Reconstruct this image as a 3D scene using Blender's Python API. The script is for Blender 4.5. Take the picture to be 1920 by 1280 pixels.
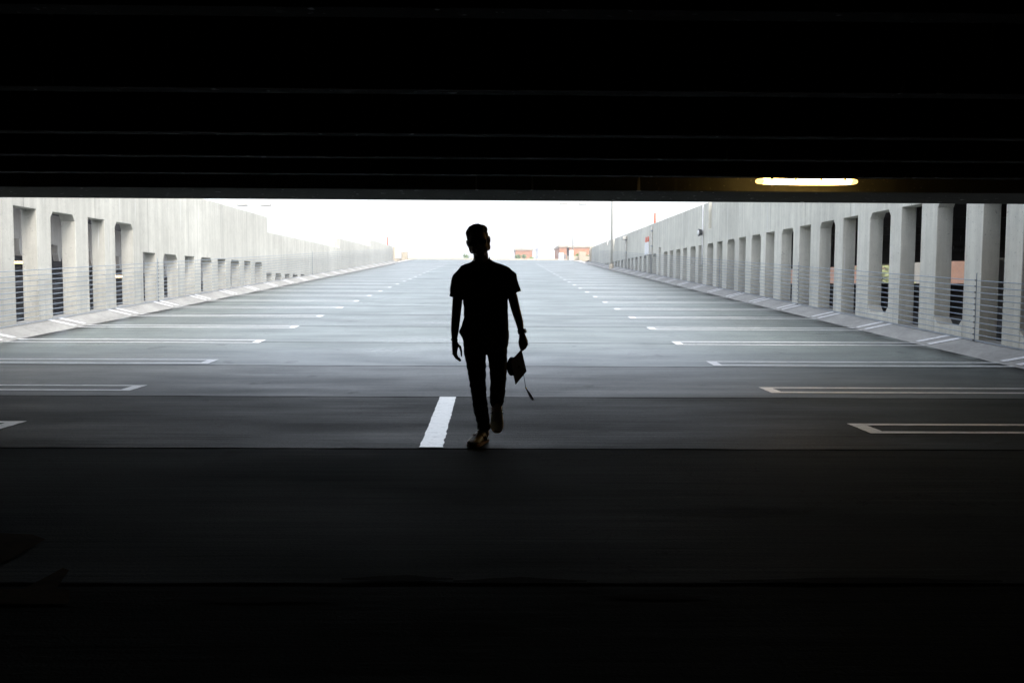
import bpy, bmesh, math, random
from mathutils import Vector, Matrix, noise
random.seed(7)
R = math.radians
for o in list(bpy.data.objects): bpy.data.objects.remove(o)
col = bpy.context.scene.collection
sc = bpy.context.scene

# ------------------------------------------------------------------ camera
F_PX, CX, YAW, PITCH, ROLL, EYE = 1676.43, 958.88, .0149, .065, -.0052, 1.2481
def ray(x, y):
    a2, u2 = (x - CX) / F_PX, -(y - 640) / F_PX
    a = a2 * math.cos(ROLL) + u2 * math.sin(ROLL); u = -a2 * math.sin(ROLL) + u2 * math.cos(ROLL)
    b = math.cos(PITCH) + u * math.sin(PITCH); Z = -math.sin(PITCH) + u * math.cos(PITCH)
    return Vector((a * math.cos(YAW) + b * math.sin(YAW), -a * math.sin(YAW) + b * math.cos(YAW), Z))
def onX(x, y, X): r = ray(x, y); return Vector((0, 0, EYE)) + r * (X / r.x)
def onY(x, y, Y): r = ray(x, y); return Vector((0, 0, EYE)) + r * (Y / r.y)
r0 = ray(CX, 640); ax = (ray(CX + F_PX, 640) - r0).normalized(); ay = (ray(CX, 640 - F_PX) - r0).normalized()
cd = bpy.data.cameras.new('camera'); cam = bpy.data.objects.new('camera', cd); col.objects.link(cam)
M4 = Matrix((ax, ay, -r0.normalized())).transposed().to_4x4(); M4.translation = (0, 0, EYE)
cam.matrix_world = M4
cd.sensor_width = 36; cd.lens = F_PX * 36 / 1920; cd.shift_x = (960 - CX) / 1920
cd.clip_start = .05; cd.clip_end = 6000
sc.camera = cam

# ------------------------------------------------------------------ light
SUN_EL, SUN_AZ = R(50), R(-150)          # azimuth from +Y towards -X
w = bpy.data.worlds.new("World"); sc.world = w; w.use_nodes = True
nt = w.node_tree; bg = nt.nodes['Background']
sky = nt.nodes.new('ShaderNodeTexSky'); sky.sky_type = 'NISHITA'; sky.sun_disc = False
sky.sun_elevation = SUN_EL; sky.sun_rotation = -SUN_AZ
sky.dust_density = 3.0; sky.air_density = 1.0; sky.ozone_density = 1.0
hs = nt.nodes.new('ShaderNodeHueSaturation'); hs.inputs['Saturation'].default_value = .45
nt.links.new(sky.outputs[0], hs.inputs['Color']); nt.links.new(hs.outputs[0], bg.inputs[0]); bg.inputs[1].default_value = .15
sd = bpy.data.lights.new('sun', 'SUN'); sd.energy = .6; sd.angle = R(16); sd.color = (1, .95, .87)
sun = bpy.data.objects.new('sun', sd); col.objects.link(sun)
sdir = Vector((-math.sin(SUN_AZ) * math.cos(SUN_EL), math.cos(SUN_AZ) * math.cos(SUN_EL), math.sin(SUN_EL)))
sun.rotation_euler = sdir.to_track_quat('Z', 'Y').to_euler(); sun.location = (0, 30, 60)
vs = sc.view_settings
vs.view_transform = 'Standard'; vs.look = 'None'; vs.gamma = 1; vs.use_curve_mapping = False
vs.exposure = 1.75

# ------------------------------------------------------------------ materials
class NT:
    def __init__(s, name):
        s.m = bpy.data.materials.new(name); s.m.use_nodes = True; s.t = s.m.node_tree
        s.b = s.t.nodes['Principled BSDF']; s.g = s.t.nodes.new('ShaderNodeNewGeometry')
    def _in(s, sock, v):
        if hasattr(v, 'is_output') or isinstance(v, bpy.types.NodeSocket): s.t.links.new(v, sock)
        elif isinstance(v, (tuple, list)) and sock.type == 'RGBA' and len(v) == 3: sock.default_value = (*v, 1)
        else: sock.default_value = v
    def math(s, op, a, b=0, c=None, clamp=False):
        n = s.t.nodes.new('ShaderNodeMath'); n.operation = op; n.use_clamp = clamp
        s._in(n.inputs[0], a); s._in(n.inputs[1], b)
        if c is not None: s._in(n.inputs[2], c)
        return n.outputs[0]
    def xyz(s, v=None):
        n = s.t.nodes.new('ShaderNodeSeparateXYZ'); s._in(n.inputs[0], v or s.g.outputs['Position']); return n.outputs
    def scale(s, k, v=None):
        n = s.t.nodes.new('ShaderNodeVectorMath'); n.operation = 'MULTIPLY'
        s._in(n.inputs[0], v or s.g.outputs['Position']); n.inputs[1].default_value = k; return n.outputs[0]
    def noise(s, k=(1, 1, 1), sc_=1, det=4, rough=.55, v=None):
        n = s.t.nodes.new('ShaderNodeTexNoise'); s._in(n.inputs['Vector'], s.scale(k, v))
        n.inputs['Scale'].default_value = sc_; n.inputs['Detail'].default_value = det; n.inputs['Roughness'].default_value = rough
        return n.outputs[0]
    def white(s, v):
        n = s.t.nodes.new('ShaderNodeTexWhiteNoise'); n.noise_dimensions = '1D'; s._in(n.inputs['W'], v); return n.outputs[0]
    def map(s, v, a, b, c, d):
        n = s.t.nodes.new('ShaderNodeMapRange'); s._in(n.inputs[0], v)
        for i, q in enumerate((a, b, c, d)): s._in(n.inputs[i + 1], q)
        return n.outputs[0]
    def mix(s, f, a, b, mode='MIX'):
        n = s.t.nodes.new('ShaderNodeMix'); n.data_type = 'RGBA'; n.blend_type = mode
        s._in(n.inputs[0], f); s._in(n.inputs[6], a); s._in(n.inputs[7], b); return n.outputs[2]
    def mulc(s, c, f):
        n = s.t.nodes.new('ShaderNodeVectorMath'); n.operation = 'SCALE'; s._in(n.inputs[0], c); s._in(n.inputs['Scale'], f); return n.outputs[0]
    def bump(s, h, st=.3, d=.01):
        n = s.t.nodes.new('ShaderNodeBump'); n.inputs['Strength'].default_value = st; n.inputs['Distance'].default_value = d
        s._in(n.inputs['Height'], h); s._in(s.b.inputs['Normal'], n.outputs[0])
    def out(s, c, rough=.7, spec=.5, metal=0):
        s._in(s.b.inputs['Base Color'], c); s._in(s.b.inputs['Roughness'], rough)
        s._in(s.b.inputs['Specular IOR Level'], spec); s.b.inputs['Metallic'].default_value = metal; return s.m
def rgb(N, c):   # constant colour
    n = N.t.nodes.new('ShaderNodeRGB'); n.outputs[0].default_value = (*c, 1); return n.outputs[0]

J0, JP = 6.687, 3.048                       # first joint and tee width
def m_deck():
    N = NT('deck_concrete'); x, y, z = N.xyz()
    wob = N.math('MULTIPLY', N.math('SUBTRACT', N.noise((.6, .2, 0), 3, 3), .5), .035)
    t = N.math('DIVIDE', N.math('SUBTRACT', N.math('ADD', y, wob), J0), JP)
    sl = N.math('FLOOR', t)
    fr = N.math('SUBTRACT', t, sl)
    dj = N.math('MINIMUM', fr, N.math('SUBTRACT', 1.0, fr))          # distance to joint / JP
    joint = N.map(N.math('SUBTRACT', dj, N.map(N.noise((1.1, 0, 0), 1, 4), .4, .7, 0, .006)), .0045, .0075, 1, 0)
    halo = N.math('MULTIPLY', N.map(dj, .0, .09, 1, 0), N.map(N.noise((.25, .6, 0), 1, 5), .4, .7, 0, .5))
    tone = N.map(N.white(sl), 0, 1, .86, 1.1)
    slab_shade = N.map(t, -.004, .004, 1.45, 1)                             # covered slabs: real tone steps at joints, deepened to paint in roof shade
    slab_shade = N.math('MULTIPLY', slab_shade, N.map(t, .996, 1.004, .5, 1)); slab_shade = N.math('MULTIPLY', N.math('MULTIPLY', slab_shade, N.map(t, 1.996, 2.004, .5, 1)), N.map(t, -1.004, -.996, .5, 1))
    streak = N.map(N.noise((.35, 9, 0), 1, 5, .65), .3, .7, .86, 1.1)
    blot = N.map(N.noise((.5, .9, 0), 1, 6, .6), .3, .72, .78, 1.12)
    fine = N.math('MULTIPLY', N.map(N.noise((1, 1, 1), 55, 3, .7), .25, .75, .84, 1.14), N.map(N.noise((.5, 34, 0), 1, 4, .7), .3, .7, .82, 1.16))
    # oil and tyre darkening in the aisle wheel paths and in the stalls
    ruts = N.map(N.noise((.9, .12, 0), 1, 4), .45, .7, 1, .84)
    fac = tone
    for q in (slab_shade, streak, blot, fine, ruts): fac = N.math('MULTIPLY', fac, q)
    fac = N.math('MULTIPLY', fac, N.math('SUBTRACT', 1, N.math('MULTIPLY', halo, .45)))
    # dirt caught along the foot of both washes
    ed = N.math('MINIMUM', N.math('ABSOLUTE', N.math('ADD', x, 8.62)), N.math('ABSOLUTE', N.math('SUBTRACT', x, 7.58)))
    dirt = N.math('MULTIPLY', N.map(ed, .1, .6, 1, 0), N.map(N.noise((2.2, .7, 0), 1, 7, .7), .36, .5, 0, .93))
    fac = N.math('MULTIPLY', fac, N.math('SUBTRACT', 1, dirt))
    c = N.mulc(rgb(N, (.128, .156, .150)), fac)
    c = N.mix(joint, c, (.008, .008, .009))
    crack = N.map(N.math('ABSOLUTE', N.math('SUBTRACT', N.noise((.55, .4, 0), 1, 6, .6), .5)), .0008, .0022, .55, 0)
    crack = N.math('MULTIPLY', crack, N.map(N.noise((.2, .2, 0), 1, 1), .5, .56, 0, 1))
    c = N.mix(crack, c, (.015, .015, .015))
    drops = N.map(N.noise((1, .6, 0), 2.2, 3, .5), .66, .72, 0, .45)
    c = N.mix(drops, c, (.035, .035, .037))
    spots = N.map(N.noise((1, 1, 0), 9, 2, .4), .74, .76, 0, .8)
    c = N.mix(N.math('MULTIPLY', spots, .5), c, (.03, .03, .03))
    N.bump(N.math('ADD', N.noise((.8, 14, 0), 2, 4, .7), N.math('MULTIPLY', N.noise((1, 1, 1), 70, 3), .8)), .8, .007)
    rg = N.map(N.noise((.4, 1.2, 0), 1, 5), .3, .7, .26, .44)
    ins = N.map(t, -.004, .004, 1, 0)                                  # front slabs roughened to dull them, part of the painted shade
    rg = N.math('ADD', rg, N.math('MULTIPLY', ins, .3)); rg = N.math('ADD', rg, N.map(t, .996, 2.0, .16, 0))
    sp = N.math('MULTIPLY', N.math('MULTIPLY', N.map(t, -.004, .004, .8, 1), N.math('MULTIPLY', N.math('MULTIPLY', N.map(t, .996, 1.004, .13, 1), N.map(t, 1.996, 2.004, .34, 1)), N.map(t, -1.004, -.996, .3, 1))), N.math('MULTIPLY', N.math('SUBTRACT', 1, joint), N.math('SUBTRACT', 1, N.math('MAXIMUM', dirt, N.math('MULTIPLY', drops, 1.2)))))  # sheen cut slab by slab, imitating the shade under the roof
    gr_ = N.math('MULTIPLY', N.map(fine, .75, 1.25, .45, 1.5), N.map(N.noise((1, 1.6, 0), 26, 4, .75), .3, .7, .7, 1.3))
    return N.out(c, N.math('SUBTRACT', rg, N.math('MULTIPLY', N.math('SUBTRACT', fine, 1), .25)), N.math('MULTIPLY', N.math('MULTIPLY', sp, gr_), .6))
def _unused(): pass
def m_wall(name='wall_concrete', base=(.56, .57, .545), pitch=3.048, off=0., k=1.):
    N = NT(name); x, y, z = N.xyz()
    big = N.map(N.noise((.35, .35, .5), 1, 5, .6), .3, .72, .86, 1.08)
    run = N.map(N.noise((6, 6, .28), 1, 4, .6), .32, .7, .84, 1.08)
    mott = N.map(N.noise((1, 1, 1), 5, 5, .65), .3, .7, .93, 1.05)
    fine = N.map(N.noise((1, 1, 1), 45, 2), .3, .7, .95, 1.04)
    f = big
    for q in (run, mott, fine): f = N.math('MULTIPLY', f, q)
    if pitch:
        t = N.math('DIVIDE', N.math('SUBTRACT', y, off), pitch); fl = N.math('FLOOR', t); fr = N.math('SUBTRACT', t, fl)
        dj = N.math('MINIMUM', fr, N.math('SUBTRACT', 1.0, fr))
        f = N.math('MULTIPLY', f, N.map(dj, .002, .0045, .5, 1))
        f = N.math('MULTIPLY', f, N.map(N.white(fl), 0, 1, .93, 1.04))
        # drips from the wall top and pale efflorescence
        drip = N.math('MULTIPLY', N.map(N.noise((9, 9, .12), 1, 2), .6, .75, 0, .5), N.map(z, 2.2, 4.2, 0, 1))
    else: drip = N.map(N.noise((7, 7, .15), 1, 2), .62, .78, 0, .25)
    c = N.mulc(rgb(N, base), f)
    c = N.mix(N.math('MULTIPLY', drip, .55), c, (.24, .235, .22))
    pale = N.math('MULTIPLY', N.map(N.noise((8, 8, .35), 1.1, 2), .68, .72, 0, .55), k)
    c = N.mix(pale, c, (.74, .75, .74))
    holes = N.map(N.noise((1, 1, 1), 28, 1, .3), .73, .76, 0, .45)
    c = N.mix(holes, c, (.16, .155, .15))
    N.bump(N.noise((1, 1, 1), 30, 4, .7), .25, .01)
    return N.out(c, .82, .3)
def m_plain(name, c, rough=.6, var=.12, sc_=8, spec=.4, metal=0, bump=.15, k=(1, 1, 1)):
    N = NT(name)
    f = N.math('MULTIPLY', N.map(N.noise(k, sc_, 5, .6), .28, .72, 1 - var, 1 + var), N.map(N.noise(k, sc_ * 7, 2), .3, .7, 1 - var / 2, 1 + var / 2))
    cc = N.mulc(rgb(N, c), f)
    if bump: N.bump(N.noise(k, sc_ * 5, 3), bump, .004)
    return N.out(cc, rough, spec, metal)
def m_paint(nm='marking_paint', ro=.38, sp=.75, base=(.78, .79, .8)):
    N = NT(nm)
    wear = N.map(N.noise((1, 1.6, 0), 9, 6, .75), .52, .66, 0, .75)
    f = N.map(N.noise((1, 1, 0), 40, 3), .3, .7, .88, 1.06)
    c = N.mix(wear, N.mulc(rgb(N, base), f), (.3, .31, .32))
    N.bump(N.noise((1, 1, 0), 60, 3), .3, .004)
    if sp > .9: N.b.inputs['Coat Weight'].default_value = .5; N.b.inputs['Coat Roughness'].default_value = .2
    return N.out(c, ro, sp)
def m_brick():
    N = NT('red_brick')
    b = N.t.nodes.new('ShaderNodeTexBrick'); x, y, z = N.xyz()
    cv = N.t.nodes.new('ShaderNodeCombineXYZ'); N._in(cv.inputs[0], N.math('ADD', x, y)); N._in(cv.inputs[1], z)
    N._in(b.inputs['Vector'], cv.outputs[0]); b.inputs['Scale'].default_value = 1.6
    b.inputs['Color1'].default_value = (.5, .2, .075, 1); b.inputs['Color2'].default_value = (.42, .16, .06, 1); b.inputs['Mortar'].default_value = (.45, .36, .3, 1)
    b.inputs['Mortar Size'].default_value = .012
    f = N.map(N.noise((.2, .2, .3), 1, 4), .3, .7, .88, 1.1)
    return N.out(N.mulc(b.outputs[0], f), .85, .2)
def m_leaf(name, c):
    N = NT(name); n = N.map(N.noise((1, 1, 1), 1.5, 4), .3, .7, .6, 1.4)
    N.b.inputs['Subsurface Weight'].default_value = 0
    return N.out(N.mulc(rgb(N, c), n), .6, .3)
def m_emit(name, c, st):
    N = NT(name); N.b.inputs['Emission Color'].default_value = (*c, 1); N.b.inputs['Emission Strength'].default_value = st
    return N.out((.8, .8, .75), .4, .4)
def m_cloth(name, c, weave=180):
    N = NT(name); f = N.math('MULTIPLY', N.map(N.noise((1, 1, 1), 7, 5), .3, .7, .8, 1.15), N.map(N.noise((1, 1, 1), weave, 2), .3, .7, .85, 1.12))
    N.bump(N.noise((1, 1, 1), weave, 2), .25, .002)
    N.b.inputs['Sheen Weight'].default_value = .1
    return N.out(N.mulc(rgb(N, c), f), .9, .15)

MAT = dict(
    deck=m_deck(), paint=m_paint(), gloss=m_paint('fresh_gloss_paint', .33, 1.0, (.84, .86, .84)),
    wash=m_plain('curb_concrete', (.29, .29, .275), .75, .2, 2.5, k=(1, .6, 1)),
    wallL=m_wall('left_wall_concrete', (.58, .57, .51), JP, 17.37),
    wallR=m_wall('right_wall_concrete', (.71, .695, .61), JP, 17.55),
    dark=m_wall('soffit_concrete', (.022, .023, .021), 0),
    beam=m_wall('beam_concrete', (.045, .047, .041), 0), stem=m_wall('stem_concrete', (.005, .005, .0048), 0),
    bay=m_wall('shaded_bay_concrete', (.46, .45, .42), 0),
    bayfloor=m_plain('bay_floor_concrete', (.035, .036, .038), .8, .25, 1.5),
    beige=m_wall('beige_concrete', (.56, .5, .4), 0),
    cream=m_wall('cream_render', (.52, .46, .35), 0),
    steel=m_plain('galvanised_steel', (.27, .325, .385), .55, .15, 20, metal=.1, bump=0), mast=m_plain('pale_mast_paint', (.6, .6, .62), .6, .1, 2),
    darksteel=m_plain('dark_steel', (.08, .085, .09), .5, .15, 20, metal=.5, bump=0),
    polepaint=m_plain('pole_paint', (.5, .49, .45), .5, .12, 4),
    white=m_plain('white_panel', (.82, .82, .82), .5, .05, 3),
    red=m_plain('red_paint', (.72, .17, .1), .5, .1, 4),
    brick=m_brick(), glass=m_plain('window_glass', (.05, .06, .08), .1, .1, 1, spec=.6, bump=0),
    roof=m_plain('flat_roof', (.2, .19, .18), .9, .2, .6),
    ground=m_plain('city_ground', (.16, .16, .15), .95, .3, .05),
    bark=m_plain('bark', (.12, .09, .06), .9, .3, 6),
    leaf=m_leaf('leaves', (.12, .2, .045)), leaf2=m_leaf('yellow_green_leaves', (.16, .18, .06)),
    lampglass=m_emit('lamp_diffuser', (1, .6, .17), 15), lampglow=m_emit('lamp_end_cap', (1, .55, .14), 1.1),
    fixture=m_plain('lamp_housing', (.35, .33, .3), .5, .1, 6),
    skin=m_plain('skin', (.45, .29, .2), .5, .1, 12, bump=.1),
    hair=m_plain('dark_hair', (.06, .055, .045), .45, .4, 60, k=(1, 1, .25)),
    shirt=m_cloth('charcoal_shirt', (.03, .031, .03)), denim=m_cloth('black_denim', (.012, .013, .016), 260),
    canvas=m_plain('cream_shoe_leather', (.88, .8, .6), .55, .12, 25), sole=m_plain('gum_sole', (.36, .22, .1), .6, .15, 30),
    black=m_plain('black_trim', (.012, .012, .012), .5, .2, 10), lens=m_plain('tinted_lens', (.01, .01, .012), .08, .1, 1, spec=.8, bump=0),
    capcloth=m_cloth('black_cap_cloth', (.008, .008, .01), 220), gold=m_plain('tassel_clasp', (.55, .38, .12), .35, .1, 20, metal=.8),
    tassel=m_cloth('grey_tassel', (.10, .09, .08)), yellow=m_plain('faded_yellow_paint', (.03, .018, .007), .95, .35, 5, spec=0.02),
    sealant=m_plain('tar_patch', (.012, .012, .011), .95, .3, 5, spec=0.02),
)

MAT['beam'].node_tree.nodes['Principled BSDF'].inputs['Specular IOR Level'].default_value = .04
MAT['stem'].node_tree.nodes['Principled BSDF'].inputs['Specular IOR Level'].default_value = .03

# ------------------------------------------------------------------ mesh builder
class MB:
    def __init__(s): s.v = []; s.f = []
    def add(s, vs_, fs):
        n = len(s.v); s.v += [Vector(q) for q in vs_]; s.f += [tuple(i + n for i in f) for f in fs]; return s
    def box(s, a, b):
        x0, y0, z0 = a; x1, y1, z1 = b
        return s.add([(x0, y0, z0), (x1, y0, z0), (x1, y1, z0), (x0, y1, z0), (x0, y0, z1), (x1, y0, z1), (x1, y1, z1), (x0, y1, z1)],
                     [(0, 3, 2, 1), (4, 5, 6, 7), (0, 1, 5, 4), (1, 2, 6, 5), (2, 3, 7, 6), (3, 0, 4, 7)])
    def tube(s, pts, rad, n=8, cap=True, sx=1.0, ref=None):
        pts = [Vector(p) for p in pts]; rad = rad if isinstance(rad, (list, tuple)) else [rad] * len(pts)
        t0 = (pts[1] - pts[0]).normalized(); u = Vector(ref) if ref else (Vector((0, 0, 1)) if abs(t0.z) < .9 else Vector((1, 0, 0)))
        rings = []
        for i, p in enumerate(pts):
            t = (pts[min(i + 1, len(pts) - 1)] - pts[max(i - 1, 0)]).normalized()
            a = (u - t * u.dot(t)).normalized(); b = t.cross(a); u = a
            rr = rad[i]; ra, rb = (rr if isinstance(rr, tuple) else (rr, rr))
            rings.append([p + a * (ra * math.cos(k * 2 * math.pi / n)) + b * (rb * math.sin(k * 2 * math.pi / n)) for k in range(n)])
        return s.rings(rings, cap)
    def rings(s, rings, cap=True):
        n = len(rings[0]); vs_ = [q for r in rings for q in r]; fs = []
        for i in range(len(rings) - 1):
            for k in range(n):
                k2 = (k + 1) % n; fs.append((i * n + k, i * n + k2, (i + 1) * n + k2, (i + 1) * n + k))
        if cap: fs.append(tuple(reversed(range(n)))); fs.append(tuple((len(rings) - 1) * n + k for k in range(n)))
        return s.add(vs_, fs)
    def ell(s, c, r, M=None, nu=16, nv=10):
        c = Vector(c); r = (r, r, r) if isinstance(r, (int, float)) else r; vs_ = []; fs = []
        for j in range(1, nv):
            th = math.pi * j / nv
            for i in range(nu):
                ph = 2 * math.pi * i / nu; vs_.append(Vector((r[0] * math.sin(th) * math.cos(ph), r[1] * math.sin(th) * math.sin(ph), r[2] * math.cos(th))))
        vs_ += [Vector((0, 0, r[2])), Vector((0, 0, -r[2]))]; T = len(vs_) - 2
        for j in range(nv - 2):
            for i in range(nu): i2 = (i + 1) % nu; fs.append((j * nu + i, (j + 1) * nu + i, (j + 1) * nu + i2, j * nu + i2))
        for i in range(nu):
            i2 = (i + 1) % nu; fs.append((T, i, i2)); fs.append((T + 1, (nv - 2) * nu + i2, (nv - 2) * nu + i))
        if M is None: vs_ = [c + q for q in vs_]
        else: vs_ = [M @ (c + q) for q in vs_]
        return s.add(vs_, fs)
    def prismX(s, poly, x0, x1):       # poly in (y,z), extruded along X
        n = len(poly); return s.add([(x0, y, z) for y, z in poly] + [(x1, y, z) for y, z in poly],
            [tuple(range(n)), tuple(reversed(range(n, 2 * n)))] + [(i, i + n, (i + 1) % n + n, (i + 1) % n) for i in range(n)])
    def prismZ(s, poly, z0, z1):
        n = len(poly); return s.add([(x, y, z0) for x, y in poly] + [(x, y, z1) for x, y in poly],
            [tuple(reversed(range(n))), tuple(range(n, 2 * n))] + [(i, (i + 1) % n, (i + 1) % n + n, i + n) for i in range(n)])
    def xf(s, M): s.v = [M @ q for q in s.v]; return s
    def build(s, name, mat, parent=None, smooth=False, bevel=0, remesh=0, sm=0, fn=None, fix=True):
        if parent is not None:
            root = parent
            while root.parent: root = root.parent
            org = Vector(root.location)
        else:
            mn = Vector([min(q[i] for q in s.v) for i in range(3)]); mx = Vector([max(q[i] for q in s.v) for i in range(3)])
            org = Vector(((mn.x + mx.x) / 2, (mn.y + mx.y) / 2, mn.z))
        me = bpy.data.meshes.new(name); me.from_pydata([q - org for q in s.v], [], s.f); me.update()
        bm = bmesh.new(); bm.from_mesh(me)
        if fix: bmesh.ops.recalc_face_normals(bm, faces=bm.faces)
        big = [f for f in bm.faces if len(f.verts) > 8]
        if big: bmesh.ops.triangulate(bm, faces=big)
        bm.to_mesh(me); bm.free()
        o = bpy.data.objects.new(name, me); col.objects.link(o)
        if parent is not None: o.parent = parent
        else: o.location = org
        if remesh:
            md = o.modifiers.new('r', 'REMESH'); md.mode = 'VOXEL'; md.voxel_size = remesh; md.use_smooth_shade = True
            if sm: m2 = o.modifiers.new('s', 'SMOOTH'); m2.factor = .5; m2.iterations = sm
            dg = bpy.context.evaluated_depsgraph_get(); dg.update()
            me2 = bpy.data.meshes.new_from_object(o.evaluated_get(dg)); o.modifiers.clear(); o.data = me2; me = me2; smooth = True
        if fn:
            no = [v.normal.copy() for v in me.vertices]
            for v, n_ in zip(me.vertices, no): v.co = fn(v.co + org, n_) - org
            me.update()
        me.name = name
        me.materials.clear(); me.materials.append(MAT[mat] if isinstance(mat, str) else mat)
        if smooth:
            for p in me.polygons: p.use_smooth = True
        if bevel:
            bv = o.modifiers.new('bevel', 'BEVEL'); bv.width = bevel; bv.segments = 2; bv.limit_method = 'ANGLE'; bv.angle_limit = R(40)
        return o
def tag(o, label=None, cat=None, group=None, kind=None):
    if label: o['label'] = label
    if cat: o['category'] = cat
    if group: o['group'] = group
    if kind: o['kind'] = kind
    return o
def empty(name, loc, label, cat, group=None):
    o = bpy.data.objects.new(name, None); col.objects.link(o); o.location = loc; o.empty_display_size = .1
    return tag(o, label, cat, group)
def kids(o): return [c for c in bpy.data.objects if c.parent == o]
def copy_tree(o, parent=None):
    c = o.copy(); col.objects.link(c); c.parent = parent
    for ch in kids(o): copy_tree(ch, c)
    return c

# ------------------------------------------------------------------ levels
SL, Z0 = .0452, 11.64
XWL, XWR, XEL, XER, WASH = -9.09, 8.09, -8.62, 7.58, .19
CREST = 92.
def dk(y):
    y = min(y, CREST)
    t = (y - Z0) / .8
    return SL * .8 * (math.log1p(math.exp(t)) if t < 30 else t)

# ground, deck, washes
g = MB(); g.add([(-900, -300, -9), (900, -300, -9), (900, 1200, -9), (-900, 1200, -9)], [(0, 1, 2, 3)])
tag(g.build('ground', 'ground', fix=False), kind='structure')
ys = [-26 + i * 1.0 for i in range(30)] + [4 + .5 * i for i in range(176)] + [92.5, 95, 100, 106]
g = MB(); xs = [XEL - .001, -6, -3, 0, 3, 6, XER + .001]; n = len(xs)
for y in ys: g.v += [Vector((x, y, dk(y))) for x in xs]
for i in range(len(ys) - 1):
    for k in range(n - 1): a = i * n + k; g.f.append((a, a + 1, a + n + 1, a + n))
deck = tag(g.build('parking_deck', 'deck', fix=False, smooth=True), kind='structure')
# underside / far edge slab so the deck has thickness
g = MB(); yy = [y for y in ys if y >= 12] 
poly = [(y, dk(y) - .02) for y in yy] + [(106, dk(106) - .7), (12, -.7)]
g.prismX(poly, XWL - .2, XWR + .2); tag(g.build('deck_slab', 'bay'), kind='structure')
for side, xe, xw, nm in ((-1, XEL, XWL, 'left_curb'), (1, XER, XWR, 'right_curb')):
    g = MB(); yc = [y for y in ys if y <= (77.6 if side < 0 else 79)]
    rows = []
    for y in yc:
        j = .025 * noise.noise(Vector((y * 1.3, side * 5, 0))) + .015 * noise.noise(Vector((y * 4, side * 5, 3)))
        d = dk(y); prof = [(xe - side * .06 + j, d - .03), (xe + j, d + .014), (xe + (xw - xe) * .5, d + WASH * .55), (xw - side * .03, d + WASH), (xw + side * .25, d + WASH), (xw + side * .25, d - .2)]
        rows.append([Vector((x, y, z)) for x, z in prof])
    g.rings(rows, cap=True); tag(g.build(nm, 'wash'), kind='structure')

# painted markings (parts of the deck)
def wash_z(x, y, lift):
    d = dk(y)
    if x < XEL: t = (XEL - x) / (XEL - XWL)
    elif x > XER: t = (x - XER) / (XWR - XER)
    else: return d + lift
    t = min(t, 1); z = (.014 + (.55 * WASH - .014) * t / .5) if t < .5 else WASH * (.55 + .45 * (t - .5) / .47)
    return d + z + lift + .004
def ribbon(g, p0, p1, w, along='x', rag=.0, n=None):
    """strip from p0 to p1 (x,y), width w measured in y (along x) or x (along y)"""
    L = math.hypot(p1[0] - p0[0], p1[1] - p0[1]); n = n or max(2, int(L / .12)); a = []; b = []
    for i in range(n + 1):
        t = i / n; x = p0[0] + (p1[0] - p0[0]) * t; y = p0[1] + (p1[1] - p0[1]) * t
        j1 = rag * noise.noise(Vector((x * 9, y * 9, 1))); j2 = rag * noise.noise(Vector((x * 9, y * 9, 7)))
        if along == 'x': q1, q2 = (x, y - w / 2 + j1), (x, y + w / 2 + j2)
        else: q1, q2 = (x - w / 2 + j1, y), (x + w / 2 + j2, y)
        a.append(Vector((*q1, wash_z(*q1, .005)))); b.append(Vector((*q2, wash_z(*q2, .005))))
    m = len(g.v); g.v += a + b; k = n + 1
    for i in range(n): g.f.append((m + i, m + i + 1, m + k + i + 1, m + k + i) if along == 'x' else (m + i, m + k + i, m + k + i + 1, m + i + 1))
XTL, XTR = -4.183, 3.142
for side in (-1, 1):
    for k in range(29):
        y1 = 7.94 + 2.743 * k; y0 = y1 - .52
        if y1 > (76 if side < 0 else 79): continue
        g = MB(); xt = XTL if side < 0 else XTR; xe = XEL + .02 if side < 0 else XER - .02; xw = XWL + .06 if side < 0 else XWR - .06
        hw = .1
        for yy_ in (y0 + hw / 2, y1 - hw / 2):
            ribbon(g, (xt, yy_), (xe, yy_), hw, rag=.012)
            n_ = len(g.v); ribbon(g, (xe - side * .0 + side * .05, yy_ - .03), (xw, yy_ - .36), .15, rag=.008, n=8)
        ribbon(g, (xt + side * .07, y0 + hw), (xt + side * .07, y1 - hw), .14, along='y', rag=.01, n=5)
        g.build('stall_marking', 'paint', deck, fix=False)
g = MB(); ribbon(g, (-.505, 6.73), (-.545, 9.72), .175, along='y', rag=.010, n=120); g.build('lane_marking', 'gloss', deck, fix=False)
# faded yellow arrow in the dark foreground and tar patches over the front joint
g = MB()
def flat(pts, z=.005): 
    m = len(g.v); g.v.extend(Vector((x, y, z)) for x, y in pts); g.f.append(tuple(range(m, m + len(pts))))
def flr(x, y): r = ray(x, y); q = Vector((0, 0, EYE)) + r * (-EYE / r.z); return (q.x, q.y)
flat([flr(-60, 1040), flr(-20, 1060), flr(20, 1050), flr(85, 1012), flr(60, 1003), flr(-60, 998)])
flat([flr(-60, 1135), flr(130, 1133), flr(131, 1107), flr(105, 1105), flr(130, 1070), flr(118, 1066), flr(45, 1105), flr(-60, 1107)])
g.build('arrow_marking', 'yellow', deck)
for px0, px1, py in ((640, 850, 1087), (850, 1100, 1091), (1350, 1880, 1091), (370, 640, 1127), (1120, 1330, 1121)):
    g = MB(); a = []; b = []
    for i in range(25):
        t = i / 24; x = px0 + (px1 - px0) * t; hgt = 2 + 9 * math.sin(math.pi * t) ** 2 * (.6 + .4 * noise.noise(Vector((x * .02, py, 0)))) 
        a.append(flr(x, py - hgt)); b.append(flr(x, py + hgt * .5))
    flat(a + b[::-1]); g.build('tar_patch', 'sealant', deck)

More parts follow.
